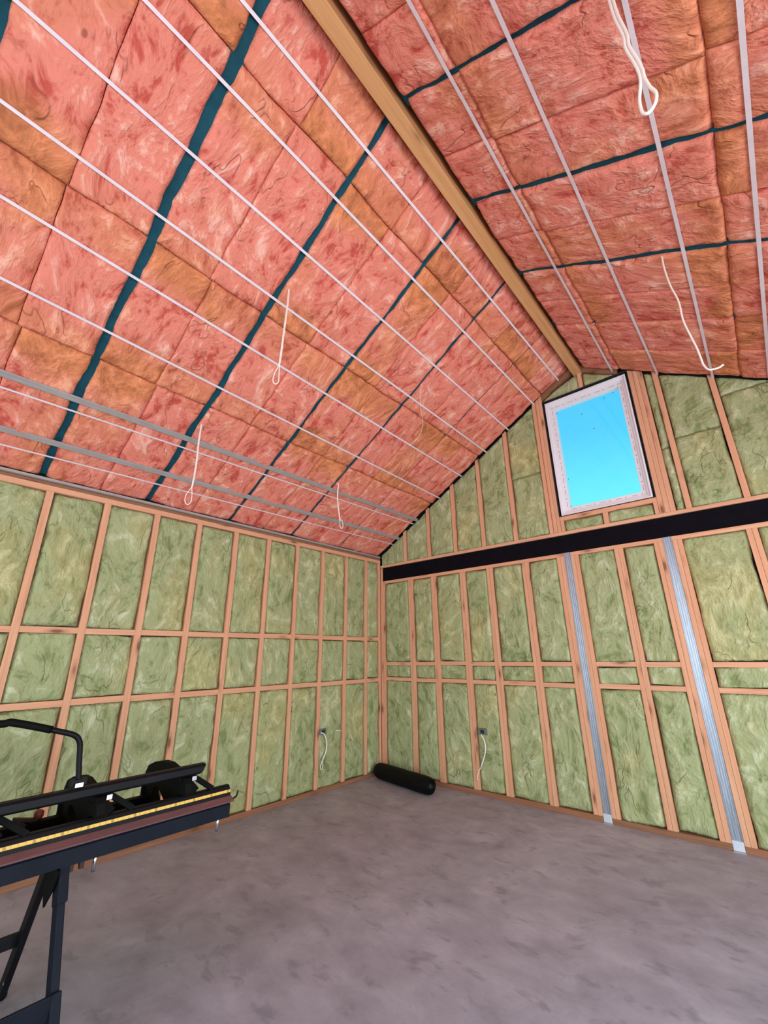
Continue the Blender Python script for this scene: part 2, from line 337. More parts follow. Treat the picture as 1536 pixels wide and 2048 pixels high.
# ------------------------------------------------------------------ glass wool batts
def fbm(p, s, o=3): return noise.fractal(Vector(p)*s, 1.0, 2.0, o)
STRAPS_L = [(2.8031, 0.0113), (2.4848, -0.0015), (2.1336, -0.0096), (1.8093, -0.0098), (1.4313, -0.0188), (1.0727, -0.0206), (0.6200, 0.0121), (0.2415, 0.0165)]
STRAPS_R = [(3.3594, -0.0092), (3.7378, 0.0104), (4.1370, 0.0062), (4.4889, 0.0224)]
def batt(A, B, C_, D, nrm, mat, amp=1.0, res=0.016, free=(0, 0, 0, 0), seed=0.0, straps=None, base=-0.006, depth=0.07, bulge=0.012, **props):
    """A,B,C,D: corners (u along AB, v along AD) on the finished face; free: extra ragged edge at u0,u1,v0,v1"""
    A, B, C_, D = map(Vector, (A, B, C_, D)); n = Vector(nrm).normalized()
    lu = ((B-A).length+(C_-D).length)/2; lv = ((D-A).length+(C_-B).length)/2
    nu = max(4, int(lu/res)); nv = max(4, int(lv/res)); V = []; Fc = []
    ud = (B-A).normalized(); vd = (D-A).normalized(); so = Vector((seed*3.1, seed*1.7, seed*0.9))
    for j in range(nv+1):
        v = j/nv; v = v + 0.30*math.sin(2*math.pi*v)*-0.5/ max(1, nv/12)
        for i in range(nu+1):
            u = i/nu
            p = A.lerp(B, u).lerp(D.lerp(C_, u), v)
            du0, du1, dv0, dv1 = u*lu, (1-u)*lu, v*lv, (1-v)*lv
            jit = Vector((noise.noise(p*2.7), noise.noise(p*2.7+Vector((9, 0, 0))), noise.noise(p*2.7+Vector((0, 7, 0)))))*0.012
            jit += Vector((noise.noise(p*11), noise.noise(p*11+Vector((9, 0, 0))), noise.noise(p*11+Vector((0, 7, 0)))))*0.004
            q = p + ud*jit.dot(ud) + vd*jit.dot(vd)
            for kf, (dd, dr, fr) in enumerate(((du0, ud, free[0]), (du1, -ud, free[1]), (dv0, vd, free[2]), (dv1, -vd, free[3]))):
                if fr and dd < 0.06:
                    q -= dr*(1-dd/0.06)*fr*0.7*(fbm(p+so+Vector((kf*5, 0, 0)), 5, 2)*0.9+noise.noise((p+so)*26)*0.3)
            dmin = min(du0, du1, dv0, dv1)
            e = math.exp(-dmin/0.007); edge = 0.012 if free[0]+free[1]+free[2]+free[3] > 0.003 and min(du0 if free[0] > 0.003 else 9, du1 if free[1] > 0.003 else 9, dv0 if free[2] > 0.003 else 9, dv1 if free[3] > 0.003 else 9) < 0.03 else 0.0035
            prof = (min(1, du0/0.03)*min(1, du1/0.03)*min(1, dv0/0.03)*min(1, dv1/0.03))**0.5
            h = base + bulge*prof + amp*(fbm(p+so, 2.4, 2)*0.010*prof + fbm(p+so, 9, 3)*0.006 + (abs(noise.noise((p+so)*6.0))**0.6)*-0.006) - edge*e
            if straps:
                for (a_, b_2) in straps:
                    dx = abs(q.x-(a_+b_2*q.y))
                    if dx < 0.12:
                        w_ = math.exp(-(dx/0.04)**2); h = min(h, h*(1-w_) + w_*min(h, -0.004))
            V.append(q + n*h)
    W_ = nu+1
    for j in range(nv):
        for i in range(nu): Fc.append((j*W_+i, j*W_+i+1, (j+1)*W_+i+1, (j+1)*W_+i))
    ring = [i for i in range(nu+1)] + [j*W_+nu for j in range(1, nv+1)] + [nv*W_+i for i in range(nu-1, -1, -1)] + [j*W_ for j in range(nv-1, 0, -1)]
    r0 = len(V)
    for idx in ring: V.append(V[idx] - n*depth)
    N = len(ring)
    for a_ in range(N): Fc.append((ring[(a_+1) % N], ring[a_], r0+a_, r0+(a_+1) % N))
    Fc.append(tuple(r0+a_ for a_ in range(N)))
    m_ = MB(); m_.v = V; m_.f = Fc
    # face orientation
    a_, b_2, c_2 = V[0], V[1], V[W_]
    if (b_2-a_).cross(c_2-a_).dot(n) < 0: m_.f = [tuple(reversed(f_)) for f_ in Fc]
    return m_.build('insulation_batt', mat, smooth=True, **props)

# rafters: y as a line over x, visible gap width
RAF_L = [(-0.8025, 0.0147, 0.016), (-1.5728, -0.0086, 0.026), (-2.3686, -0.0018, 0.032), (-3.1892, -0.0049, 0.040), (-3.9780, -0.0110, 0.050), (-4.795, -0.005, 0.060), (-5.59, 0, 0.05)]
RAF_R = [(-0.7297, -0.0514, 0.012), (-1.6301, -0.0193, 0.036), (-2.4125, -0.0177, 0.034), (-3.2186, -0.0079, 0.026), (-3.99, -0.005, 0.05), (-4.79, 0, 0.05)]
def rafter(side, i, a, b):
    xs = (0.0, 2.96) if side == 'l' else (3.07, XR)
    zf = zl if side == 'l' else zr; nn = NL if side == 'l' else NR
    p = Vector((xs[0], a+b*xs[0], zf(xs[0]))) - nn*0.085; q = Vector((xs[1], a+b*xs[1], zf(xs[1]))) - nn*0.085
    word = 'left' if side == 'l' else 'right'
    MB().bar(p, q, 0.09, 0.12, up=tuple(nn)).build('roof_rafter', M['teal'],
        label=f'teal rafter line between pink batts on {word} roof slope, {ORD[i+1]} from the gable wall', category='rafter', group='teal roof rafters')
for i, (a, b, w_) in enumerate(RAF_L): rafter('l', i, a, b)
for i, (a, b, w_) in enumerate(RAF_R): rafter('r', i, a, b)
ROWS_L = [(2.945, 2.60), (2.60, 1.72), (1.72, 0.96), (0.96, -0.015)]
ROWS_R = [(3.085, 3.42), (3.42, 4.31), (4.31, 5.15), (5.15, 5.85)]
rng = random.Random(3)
RN_L = ['row beside the ridge', 'second row down', 'third row down', 'bottom row']
RN_R = ['row beside the ridge', 'second row down', 'third row down', 'bottom row']
def roof_batts(side):
    raf = RAF_L if side == 'l' else RAF_R; rows = ROWS_L if side == 'l' else ROWS_R
    zf = zl if side == 'l' else zr; nn = NL if side == 'l' else NR; names = RN_L if side == 'l' else RN_R
    word = 'left' if side == 'l' else 'right'
    edges = [(-0.022, 0.0, 0.0)] + raf
    for bi in range(len(edges)-1):
        (a0, b0, w0), (a1, b1, w1) = edges[bi], edges[bi+1]
        msh = rng.uniform(-0.02, 0.02)
        for ri, (xa, xb) in enumerate(rows):
            xsa = xa + (0 if ri == 0 else rng.uniform(-0.02, 0.02)) * 0; xsb = xb
            mid = 0.5 + msh + rng.uniform(-0.03, 0.03)
            def Y(x, t_):
                ya = a0+b0*x - w0/2; yb = a1+b1*x + w1/2
                return ya + (yb-ya)*t_
            for hi_, (t0, t1) in enumerate(((0.0, mid-0.002), (mid+0.002, 1.0))):
                sh = rng.uniform(-0.035, 0.035) if ri < len(rows)-1 else 0.0
                def P_(x, t_): return Vector((x, Y(x, t_), zf(x)))
                g = 0.0025
                s1 = 1 if side == 'l' else -1
                A = P_(xsa - s1*g, t0); B = P_(xsb + s1*g, t0); C_ = P_(xsb + s1*g, t1); D = P_(xsa - s1*g, t1)
                fr = 0.016
                half = 'gable side' if hi_ == 0 else 'door side'
                batt(A, B, C_, D, nn, M['pink'], seed=rng.uniform(0, 50), free=(0, 0, fr if hi_ == 0 else 0.002, fr if hi_ == 1 else 0.002),
                     straps=STRAPS_L if side == 'l' else STRAPS_R, base=-0.008+rng.uniform(-0.004, 0.003), bulge=0.012,
                     label=f'pink wool batt, {word} slope, {names[ri]}, {ORD[bi+1]} bay from gable, {half} half', category='insulation', group='pink roof insulation batts')
roof_batts('l'); roof_batts('r')

# ------------------------------------------------------------------ left wall frame
LY = [-0.296, -0.671, -1.073, -1.479, -1.877, -2.282, -2.685, -3.087, -3.494, -3.898, -4.30, -4.70, -5.10, -5.50]
SW = 0.0475; ZB, ZT = 0.045, 2.650
PINE = 'pine'
MB().box((-0.09, -5.9, 0.0), (0.0, 0.0, 0.045)).build('bottom_plate', M['plate_y'], bevel=0.002, label='brown timber bottom plate along the floor under the left wall studs', category='plate')
MB().box((-0.09, -5.9, ZT), (0.0, 0.0, 2.695)).build('top_plate', M['pine_y'], bevel=0.002, label='pine top plate capping the left wall studs', category='plate')
MB().box((-0.09, -5.9, 2.6965), (-0.006, 0.0, 2.722)).build('top_plate', M['plate_y'], bevel=0.002, label='darker upper plate between left wall top plate and grey steel track', category='plate')
def stud(x0, x1, y0_, y1_, z0, z1, label, group, mat='pine_z', name='wall_stud'):
    return MB().box((x0, y0_, z0), (x1, y1_, z1)).build(name, M[mat], bevel=0.0015, label=label, category='stud', group=group)
stud(-0.09, -0.002, -0.047, -0.003, ZB, ZT, 'pine stud at the left wall end, tight in the far corner', 'left wall studs')
for i, y in enumerate(LY):
    stud(-0.09, 0.0, y-SW/2, y+SW/2, ZB+0.0005, ZT-0.0005, f'pine stud in the left wall, {ORD[i+1]} out from the corner stud', 'left wall studs')
ledges = [(-0.047, -0.047)] + [(y+SW/2, y-SW/2) for y in LY]
cells = [(-0.047, LY[0]+SW/2)] + [(LY[i]-SW/2, LY[i+1]+SW/2) for i in range(len(LY)-1)]
DZ = [(1.605, 'upper'), (1.093, 'lower')]
rng = random.Random(11)
for ci, (ya, yb) in enumerate(cells):
    dz = []
    for z, nm in DZ:
        zz = z + rng.uniform(-0.003, 0.003); dz.append(zz)
        MB().box((-0.088, yb+0.0005, zz-0.0225), (-0.001, ya-0.0005, zz+0.0225)).build('dwang', M['pine_y'], bevel=0.0015,
            label=f'short {nm} pine nogging in the left wall, {ORD[ci+1]} bay from the corner', category='nogging', group=f'{nm} noggings of the left wall')
    rowz = [(ZB, dz[1]-0.0225, 'bottom'), (dz[1]+0.0225, dz[0]-0.0225, 'middle'), (dz[0]+0.0225, ZT, 'top')]
    for (z0, z1, nm) in rowz:
        g = 0.004; bs = rng.uniform(-0.018, -0.008)
        batt((0, yb+g, z0+g), (0, ya-g, z0+g), (0, ya-g, z1-g), (0, yb+g, z1-g), (1, 0, 0), M['green'], seed=rng.uniform(0, 60), free=(0.006, 0.006, 0.003, 0.003),
             base=bs, bulge=rng.uniform(0.008, 0.020), amp=1.25,
             label=f'green wool batt in the left wall, {nm} row, {ORD[ci+1]} bay from the corner', category='insulation', group='green batts in the left wall')

# ------------------------------------------------------------------ gable wall, lower part
BZ0, BZ1 = 2.394, 2.580
PL = [(0.075, 2.566), (2.637, 3.455), (3.527, 5.85)]
for i, (a, b) in enumerate(PL):
    wd = ['from the corner to the first steel post', 'between the two steel posts', 'right of the second steel post'][i]
    MB().box((a if i else 0.0, 0.0, 0.0), (b, 0.09, 0.045)).build('bottom_plate', M['plate_x'], bevel=0.002, label=f'brown bottom plate on the concrete {wd}', category='plate')
    MB().box((a, 0.0, 2.353), (b, 0.09, 2.390)).build('top_plate', M['pine_x'], bevel=0.002, label=f'pine plate under the black beam {wd}', category='plate')
MB().box((0.0, 0.0, 2.584), (5.85, 0.09, 2.619)).build('sole_plate', M['pine_x'], bevel=0.002, label='pine plate lying along the top of the black beam', category='plate')
MB().box((0.018, 0.012, BZ0), (5.85, 0.085, BZ1)).build('steel_beam', M['beam'], bevel=0.002, label='long black steel beam set across the gable wall below the window', category='beam')
def double(x, i, w2=0.037, lab=None):
    for k_, (a, b, nm) in enumerate(((x-w2-0.0008, x-0.0008, 'left'), (x+0.0008, x+w2+0.0008, 'right'))):
        stud(a, b, 0.0 if k_ else 0.001, 0.09, 0.0455, 2.3525, lab.format(nm) if lab else f'{nm} board of the {ORD[i]} doubled stud from the corner, below the black beam', 'doubled studs of the gable wall')
GX = [0.534, 0.907, 1.336, 1.702, 2.139]
for i, x in enumerate(GX): double(x, i+1)
stud(0.001, 0.036, 0.001, 0.09, 0.0455, 2.58, 'left board of the pine corner post of the gable wall', 'gable corner post boards')
stud(0.038, 0.074, 0.003, 0.09, 0.0455, 2.390, 'right board of the pine corner post of the gable wall', 'gable corner post boards')
double(2.527, 6, 0.0375, '{} board of the doubled stud on the left of the first steel post')
double(2.6725, 6, 0.034, '{} board of the doubled stud on the right of the first steel post')
double(3.084, 7, 0.037, '{} board of the doubled stud midway between the two steel posts')
double(3.419, 8, 0.035, '{} board of the doubled stud on the left of the second steel post')
double(3.565, 8, 0.036, '{} board of the doubled stud on the right of the second steel post')
double(4.085, 9, 0.036, '{} board of the first doubled stud right of both steel posts')
for k_, x in enumerate((4.50, 4.90, 5.30, 5.70)): double(x, 9, 0.036, '{} board of the %s doubled stud right of both steel posts' % ORD[k_+2])
allx = [(-0.001, 0.075)] + [(x-0.038, x+0.038) for x in GX] + [(2.488, 2.7075), (3.046, 3.122), (3.383, 3.602), (4.048, 4.122), (4.463, 4.537), (4.863, 4.937), (5.263, 5.337), (5.663, 5.74)]
for ci in range(len(allx)-1):
    a, b = allx[ci][1], allx[ci+1][0]; dz = []
    for z, nm in ((1.296, 'upper'), (1.101, 'lower')):
        zz = z + rng.uniform(-0.004, 0.004); dz.append(zz)
        MB().box((a+0.0005, 0.001, zz-0.0205), (b-0.0005, 0.088, zz+0.0205)).build('dwang', M['pine_x'], bevel=0.0015,
            label=f'short {nm} pine nogging in the gable wall, {ORD[ci+1]} bay from the corner', category='nogging', group=f'{nm} noggings of the gable wall')
    for (z0, z1, nm) in ((0.045, dz[1]-0.0205, 'bottom'), (dz[1]+0.0205, dz[0]-0.0205, 'middle'), (dz[0]+0.0205, 2.353, 'top')):
        g = 0.004
        batt((a+g, 0, z0+g), (b-g, 0, z0+g), (b-g, 0, z1-g), (a+g, 0, z1-g), (0, -1, 0), M['green'], seed=rng.uniform(0, 60), free=(0.006, 0.006, 0.003, 0.003),
             base=rng.uniform(-0.020, -0.010), bulge=rng.uniform(0.008, 0.018) if nm != 'middle' else 0.004, amp=1.2,
             label=f'green wool batt below the beam, gable wall, {nm} row, {ORD[ci+1]} bay from corner', category='insulation', group='green batts in the gable wall')
# steel posts
def post(x0, x1, label):
    r = empty('steel_post', ((x0+x1)/2, 0.04, 0), label=label, category='post', group='galvanised posts under the beam')
    w_ = x1-x0; yf = 0.012; n = 4; pts = [(x0, 0.088), (x0, yf)]
    for i in range(n):       # ribbed face
        a = x0 + w_*(i+0.5)/n
        pts += [(a-w_*0.07, yf), (a-w_*0.03, yf+0.006), (a+w_*0.03, yf+0.006), (a+w_*0.07, yf)]
    pts += [(x1, yf), (x1, 0.088)]
    MB().prism(pts, 2, 0.066, 2.394).build('post_section', M['zinc'], r)
    MB().box((x0-0.001, 0.002, 0.004), (x1+0.001, 0.09, 0.068)).build('base_bracket', M['zinc_bright'], r, bevel=0.002, label='bright pale base bracket')
    MB().box((x0-0.004, -0.022, 0.0), (x1+0.006, 0.09, 0.004)).build('foot_plate', M['channel'], r)
post(2.568, 2.635, 'galvanised steel post under the beam, nearer the corner')
post(3.457, 3.525, 'galvanised steel post under the beam, further right below the window edge')

# ------------------------------------------------------------------ gable wall, upper part
ZS = 2.6195
def ustud(x0, x1, label, group='upper gable studs', z0=ZS, z1=None):
    za = (zroof(x0)+0.02) if z1 is None else z1; zb = (zroof(x1)+0.02) if z1 is None else z1
    MB().prism([(x0, z0), (x1, z0), (x1, zb), (x0, za)], 1, 0.0, 0.09).build('wall_stud', M['pine_z'], bevel=0.0015, label=label, category='stud', group=group)
US = [(0.432, 0.477), (0.837, 0.882), (1.243, 1.288), (1.640, 1.686), (2.047, 2.093)]
for i, (a, b) in enumerate(US): ustud(a, b, f'pine stud above the black beam left of the window, {ORD[i+1]} from the corner')
for a, b, nm in ((2.458, 2.498, 'outer'), (2.503, 2.541, 'middle'), (2.543, 2.581, 'inner')): ustud(a, b, f'{nm} board of the tripled stud on the left of the window', 'window side studs')
for a, b, nm in ((3.487, 3.527, 'inner'), (3.529, 3.570, 'middle'), (3.572, 3.612, 'outer')): ustud(a, b, f'{nm} board of the tripled stud on the right of the window', 'window side studs')
for i, (a, b) in enumerate(((3.690, 3.735), (4.098, 4.143), (4.50, 4.545), (4.90, 4.945), (5.30, 5.345))):
    ustud(a, b, f'pine stud above the black beam right of the window, {ORD[i+1]} past the window studs')
MB().box((2.583, 0.0, 2.738), (3.485, 0.09, 2.783)).build('window_sill_plate', M['pine_x'], bevel=0.002, label='pine sill trimmer directly under the window', category='trimmer')
stud(3.006, 3.052, 0.002, 0.09, ZS, 2.7375, 'short pine cripple stud between beam plate and middle of the window sill', 'cripple studs under the sill')
stud(2.584, 2.618, 0.002, 0.09, ZS, 2.7375, 'short pine cripple stud under the left end of the window sill', 'cripple studs under the sill')
stud(3.450, 3.484, 0.002, 0.09, ZS, 2.7375, 'short pine cripple stud under the right end of the window sill', 'cripple studs under the sill')
stud(3.006, 3.050, 0.002, 0.09, 4.21, 4.44, 'short pine cripple stud above the window under the ridge', 'cripple studs over the window')
def rake(x0, x1, f, t0, label):
    MB().prism([(x0, f(x0)-t0), (x1, f(x1)-t0), (x1, f(x1)+0.06), (x0, f(x0)+0.06)], 1, 0.001, 0.088).build('raking_plate', M['plate_x'], bevel=0.002, label=label, category='plate')
rake(2.585, 3.012, zl, 0.045, 'brown raking plate under the left roof slope beside the gable peak')
rake(3.014, 3.40, zr, 0.035, 'brown raking plate under the right roof slope beside the gable peak')
def ubatt(x0, x1, z0, z1, label, tp=0.01):
    g = 0.004
    f0 = z1 if z1 is not None else zroof(x0+g)+tp; f1 = z1 if z1 is not None else zroof(x1-g)+tp
    batt((x0+g, 0, z0+g), (x1-g, 0, z0+g), (x1-g, 0, f1-g), (x0+g, 0, f0-g), (0, -1, 0), M['green'], seed=rng.uniform(0, 60), free=(0.006, 0.006, 0.003, 0.003),
         base=rng.uniform(-0.020, -0.012), bulge=rng.uniform(0.006, 0.016), amp=1.2, label=label, category='insulation', group='green batts above the beam')
ux = [(0, 0.002)] + US + [(2.458, 2.581)]
for i in range(len(ux)-1):
    a, b = ux[i][1], ux[i+1][0]
    lab = f'green wool batt above the beam left of the window, {ORD[i+1]} bay from the corner'
    if i == len(ux)-2:
        ubatt(a, b, ZS, 3.36, 'green wool batt left of the window, lower of the two stacked'); ubatt(a, b, 3.365, None, 'green wool batt left of the window, upper of the two stacked')
    else: ubatt(a, b, ZS, None, lab)
ux = [(3.487, 3.612), (3.690, 3.735), (4.098, 4.143), (4.50, 4.545), (4.90, 4.945), (5.30, 5.345), (5.85, 5.9)]
sp_ = [3.25, 3.32, 3.60, None, None, None]
for i in range(len(ux)-1):
    a, b = ux[i][1], ux[i+1][0]
    if i < 2 or sp_[i] is None or True:
        if sp_[i]:
            ubatt(a, b, ZS, sp_[i], f'green wool batt right of the window, {ORD[i+1]} bay, lower piece'); ubatt(a, b, sp_[i]+0.004, None, f'green wool batt right of the window, {ORD[i+1]} bay, upper piece')
        else: ubatt(a, b, ZS, None, f'green wool batt right of the window, {ORD[i+1]} bay, full height')
ubatt(2.622, 3.004, ZS, 2.737, 'low green batt strip under the window sill, left of the cripple stud')
ubatt(3.054, 3.448, ZS, 2.737, 'low green batt strip under the window sill, right of the cripple stud')
ubatt(2.585, 3.004, 4.212, None, 'green batt over the window, left of the cripple stud', -0.05)
ubatt(3.052, 3.36, 4.212, None, 'thin green batt over the window, right of the cripple stud', -0.04)

# ------------------------------------------------------------------ window
r = empty('window_1', (3.033, 0.05, 2.79), **ST)
WX0, WX1, WZ0, WZ1 = 2.606, 3.462, 2.792, 4.182
def frame(x0, x1, z0, z1, t_, ya, yb, name, mat, bevel=0.002):
    w_ = MB(); w_.prism([(x0, z0), (x0+t_, z0+t_), (x0+t_, z1-t_), (x0, z1)], 1, ya, yb)
    w_.prism([(x1, z0), (x1, z1), (x1-t_, z1-t_), (x1-t_, z0+t_)], 1, ya, yb)
    w_.prism([(x0, z0), (x1, z0), (x1-t_, z0+t_), (x0+t_, z0+t_)], 1, ya, yb)
    w_.prism([(x0, z1), (x0+t_, z1-t_), (x1-t_, z1-t_), (x1, z1)], 1, ya, yb)
    return w_.build(name, M[mat], r, bevel=bevel)
frame(2.5820, 3.4865, 2.7835, 4.2120, 0.007, -0.003, 0.155, 'opening_wrap', 'wrap', bevel=0)
frame(2.589, 3.4795, 2.7905, 4.205, 0.024, 0.085, 0.15, 'opening_seal', 'wrap', bevel=0)
frame(WX0, WX1, WZ0, WZ1, 0.016, 0.004, 0.15, 'jamb_liner', 'upvc')
frame(WX0+0.016, WX1-0.016, WZ0+0.016, WZ1-0.016, 0.026, 0.030, 0.14, 'window_frame', 'upvc')
frame(WX0+0.042, WX1-0.042, WZ0+0.042, WZ1-0.042, 0.046, 0.046, 0.12, 'sash', 'upvc')
MB().box((WX0+0.085, 0.082, WZ0+0.085), (WX1-0.085, 0.090, WZ1-0.085)).build('glass_pane', M['glass'], r)
pm = MB(); fy0, fy1 = 0.0452, 0.046
for i in range(9):
    z = WZ0+0.10+i*0.142
    for x in (WX0+0.066, WX1-0.066):
        pm.box((x-0.0025, fy0, z), (x+0.0025, fy1, z+0.055)); pm.box((x-0.006, fy0, z+0.085), (x+0.006, fy1, z+0.094))
for i in range(5):
    x = WX0+0.10+i*0.145
    for z in (WZ0+0.066, WZ1-0.066):
        pm.box((x, fy0, z-0.0025), (x+0.055, fy1, z+0.0025)); pm.box((x+0.085, fy0, z-0.006), (x+0.094, fy1, z+0.006))
pm.build('film_marking', M['print'], r, label='small mauve printed marks on the protective film')
dm = MB()
for (px, py) in ((1113.5, 827), (1164, 828), (1208, 796), (1226, 785.5), (1188.5, 857), (1137, 958)):
    c = on(px, py, 'y', 0.081); dm.box((c.x-0.006, 0.0805, c.z-0.004), (c.x+0.006, 0.0815, c.z+0.004))
dm.build('glass_speck', M['wrap'], r, label='dark specks stuck on the pane')

# ------------------------------------------------------------------ straps and ceiling battens
def strap(side, i, a, b, label, off=0.004, w_=0.017, y_end=-6.2, y_start=0.0):
    zf = zl if side == 'l' else zr; nn = NL if side == 'l' else NR
    m_ = MB(); along = Vector((1, 0, SL if side == 'l' else -SL)).normalized(); N = 60; rings = []
    for j in range(N+1):
        y = y_start + (y_end-y_start)*j/N; x = a+b*y
        sag = 0.002*noise.noise(Vector((x*2, y*3.1, 0))); tw = 0.10*noise.noise(Vector((x*5, y*1.3, 4)))
        c = Vector((x, y, zf(x))) + nn*(off+sag); al = along + nn*tw
        for s1 in (-1, 1):
            for t1 in (0, 0.0012): m_.v.append(c + al*(s1*w_/2) + nn*t1)
    for j in range(N):
        k0 = j*4; k1 = k0+4
        m_.f += [(k0, k0+2, k1+2, k1), (k0+1, k1+1, k1+3, k0+3), (k0, k1, k1+1, k0+1), (k0+2, k0+3, k1+3, k1+2)]
    m_.build('insulation_strap', M['strap'], label=label, category='strap', group='white straps holding the roof batts')
for i, (a, b) in enumerate(STRAPS_L[:6]): strap('l', i, a, b, f'white plastic strap along the left ceiling slope, {ORD[i+1]} down from the ridge beam')
strap('l', 6, *STRAPS_L[6], 'white plastic strap just below the upper grey batten on the left slope', w_=0.014)
strap('l', 7, *STRAPS_L[7], 'white plastic strap between the lowest grey batten and the left wall track', w_=0.014)
for i, (a, b) in enumerate(STRAPS_R): strap('r', i, a, b, f'white plastic strap along the right ceiling slope, {ORD[i+1]} out from the ridge beam', w_=0.021)
def batten(x, slope, label, y0_=-0.01, y1_=-6.2):
    nn = NL; al = Vector((1, 0, SL)).normalized(); prof = [(-0.026, 0.006), (-0.017, 0.006), (-0.013, 0.024), (0.013, 0.024), (0.017, 0.006), (0.026, 0.006), (0.026, 0.0045), (-0.026, 0.0045)]
    m_ = MB(); N = len(prof)
    for y in (y0_, y1_):
        xx = x+slope*y; c = Vector((xx, y, zl(xx)))
        for (u, h) in prof: m_.v.append(c + al*u + nn*h)
    for i in range(N): j = (i+1) % N; m_.f.append((i, j, N+j, N+i))
    m_.f.append(tuple(range(N))); m_.f.append(tuple(reversed(range(N, 2*N))))
    m_.build('ceiling_batten', M['channel'], label=label, category='batten', group='grey steel ceiling battens')
batten(0.6888, 0.0072, 'grey steel ceiling batten on the left slope, upper of the two')
batten(0.3526, 0.0148, 'grey steel ceiling batten on the left slope, lower of the two')
m_ = MB(); m_.prism([(-0.004, 2.7225), (0.030, 2.7225), (0.030, 2.7245), (-0.001, 2.7245), (-0.001, 2.752), (-0.004, 2.752)], 1, -6.2, -0.012)
m_.prism([(0.0, 2.7245), (0.012, 2.728), (0.012, 2.748), (0.0, 2.752)], 1, -6.2, -0.012)
m_.build('wall_track', M['channel'], label='grey steel track along the top of the left wall', category='track')

# ------------------------------------------------------------------ cables hanging from the roof
def hang(pts, label, rad=0.0032, group='white cables hanging from the roof', loop=None, side='l', strands=2, anchor=None):
    a = on_slope(*(anchor or pts[0]), side)
    d = (Vector((CAM.x, CAM.y, 0))-Vector((a.x, a.y, 0))).normalized()        # vertical plane facing away from nothing: through the anchor
    def pt(px, py):
        r_ = ray(px, py); t_ = (a-CAM).dot(d)/r_.dot(d); return CAM + r_*t_
    path = [pt(*p) for p in pts]
    path[0] = path[0] + Vector((0, 0, 0.03)) if not anchor else path[0]
    side_v = d.cross(Vector((0, 0, 1)))*rad*1.05
    w_ = MB()
    if loop:
        lp = [pt(*p) for p in loop]
        left = [p+side_v for p in path]; right = [p-side_v for p in reversed(path)]
        w_.tube(curve_pts(left + lp + right, 6), rad, 8)
    else: w_.tube(curve_pts(path, 6), rad, 8)
    w_.build('cable', M['cable'], smooth=True, label=label, category='cable')
hang([(578, 578), (575, 610), (567, 670), (561, 715), (558, 731)], 'white cable loop hanging highest and most central on the left slope', loop=[(548, 750), (546, 763), (551, 768), (557, 763), (558, 750)])
hang([(403, 850), (398, 880), (393, 925), (386, 965), (383, 976)], 'white cable loop hanging over the grey battens, the left one', loop=[(372, 990), (370, 1003), (375, 1009), (382, 1003), (384, 990)])
hang([(678, 967), (675, 990), (677, 1018), (680, 1040)], 'white cable loop hanging over the grey battens, the right one near the corner', loop=[(680, 1052), (683, 1057), (686, 1052), (684, 1040)])
hang([(840, 778), (841, 812), (845, 838), (845, 853), (838, 872), (819, 892)], 'thin white wire curling down from the left slope near the gable', rad=0.0016, strands=1)
hang([(1216, -25), (1222, 0), (1233, 35), (1250, 70), (1255, 95), (1270, 120), (1281, 142)], 'thick white cable loop hanging from the right slope at the top of the photo', side='r', rad=0.0055, anchor=(1216, -25),
     loop=[(1281, 165), (1279, 200), (1283, 222), (1290, 228), (1301, 222), (1311, 205), (1312, 186), (1300, 174), (1289, 155)])
hang([(1325, 516), (1328, 535), (1340, 570), (1357, 603), (1366, 640), (1381, 672), (1393, 695), (1401, 715), (1407, 730), (1417, 739), (1428, 738), (1438, 735), (1447, 729)],
     'long single white cable drooping from the right slope to the gable wall', side='r', rad=0.0055)

# ------------------------------------------------------------------ wall outlets
def outlet(c, axis, wire, loop, label, stub=None, wire_label=''):
    r_ = empty('outlet_box', c, label=label, category='outlet box', group='roughed-in outlet boxes')
    if axis == 'x':
        m1 = MB(); m1.box((0.001, c.y-0.045, c.z-0.03), (0.016, c.y+0.045, c.z+0.03)); m1.build('box_plate', M['box'], r_, bevel=0.003)
        MB().box((0.016, c.y-0.022, c.z-0.018), (0.0185, c.y+0.022, c.z+0.018)).build('inner_cover', M['wrap'], r_, bevel=0.002)
        P_ = [on(px, py, 'x', 0.03) for px, py in wire]; L_ = [on(px, py, 'x', 0.03) for px, py in (loop or [])]
    else:
        m1 = MB(); m1.box((c.x-0.055, -0.016, c.z-0.03), (c.x+0.055, -0.001, c.z+0.03)); m1.build('box_plate', M['box'], r_, bevel=0.003)
        MB().box((c.x-0.022, -0.0185, c.z-0.018), (c.x+0.022, -0.016, c.z+0.018)).build('inner_cover', M['wrap'], r_, bevel=0.002)
        P_ = [on(px, py, 'y', -0.03) for px, py in wire]; L_ = [on(px, py, 'y', -0.03) for px, py in (loop or [])]
    w_ = MB(); w_.tube(curve_pts(P_, 6), 0.0065, 8)
    if L_: w_.tube(curve_pts(L_, 6), 0.004, 8)
    w_.build('cable', M['cable'], smooth=True, label=wire_label, category='cable')
outlet(on(645, 1463, 'x', 0), 'x', [(642, 1466), (648, 1468), (653, 1482), (652, 1502), (645, 1520)], [(645, 1520), (641, 1532), (642, 1539), (645, 1536), (645, 1521)],
       'small grey outlet box in the left wall near the corner', wire_label='white cable tail hanging from the left wall outlet box')
outlet(on(966, 1463, 'y', 0), 'y', [(962, 1469), (968, 1480), (971, 1495), (969, 1512), (962, 1534)], [(962, 1534), (957, 1545), (955, 1556), (957, 1560)],
       'small grey outlet box in the gable wall', wire_label='white cable tail hanging from the gable wall outlet box')
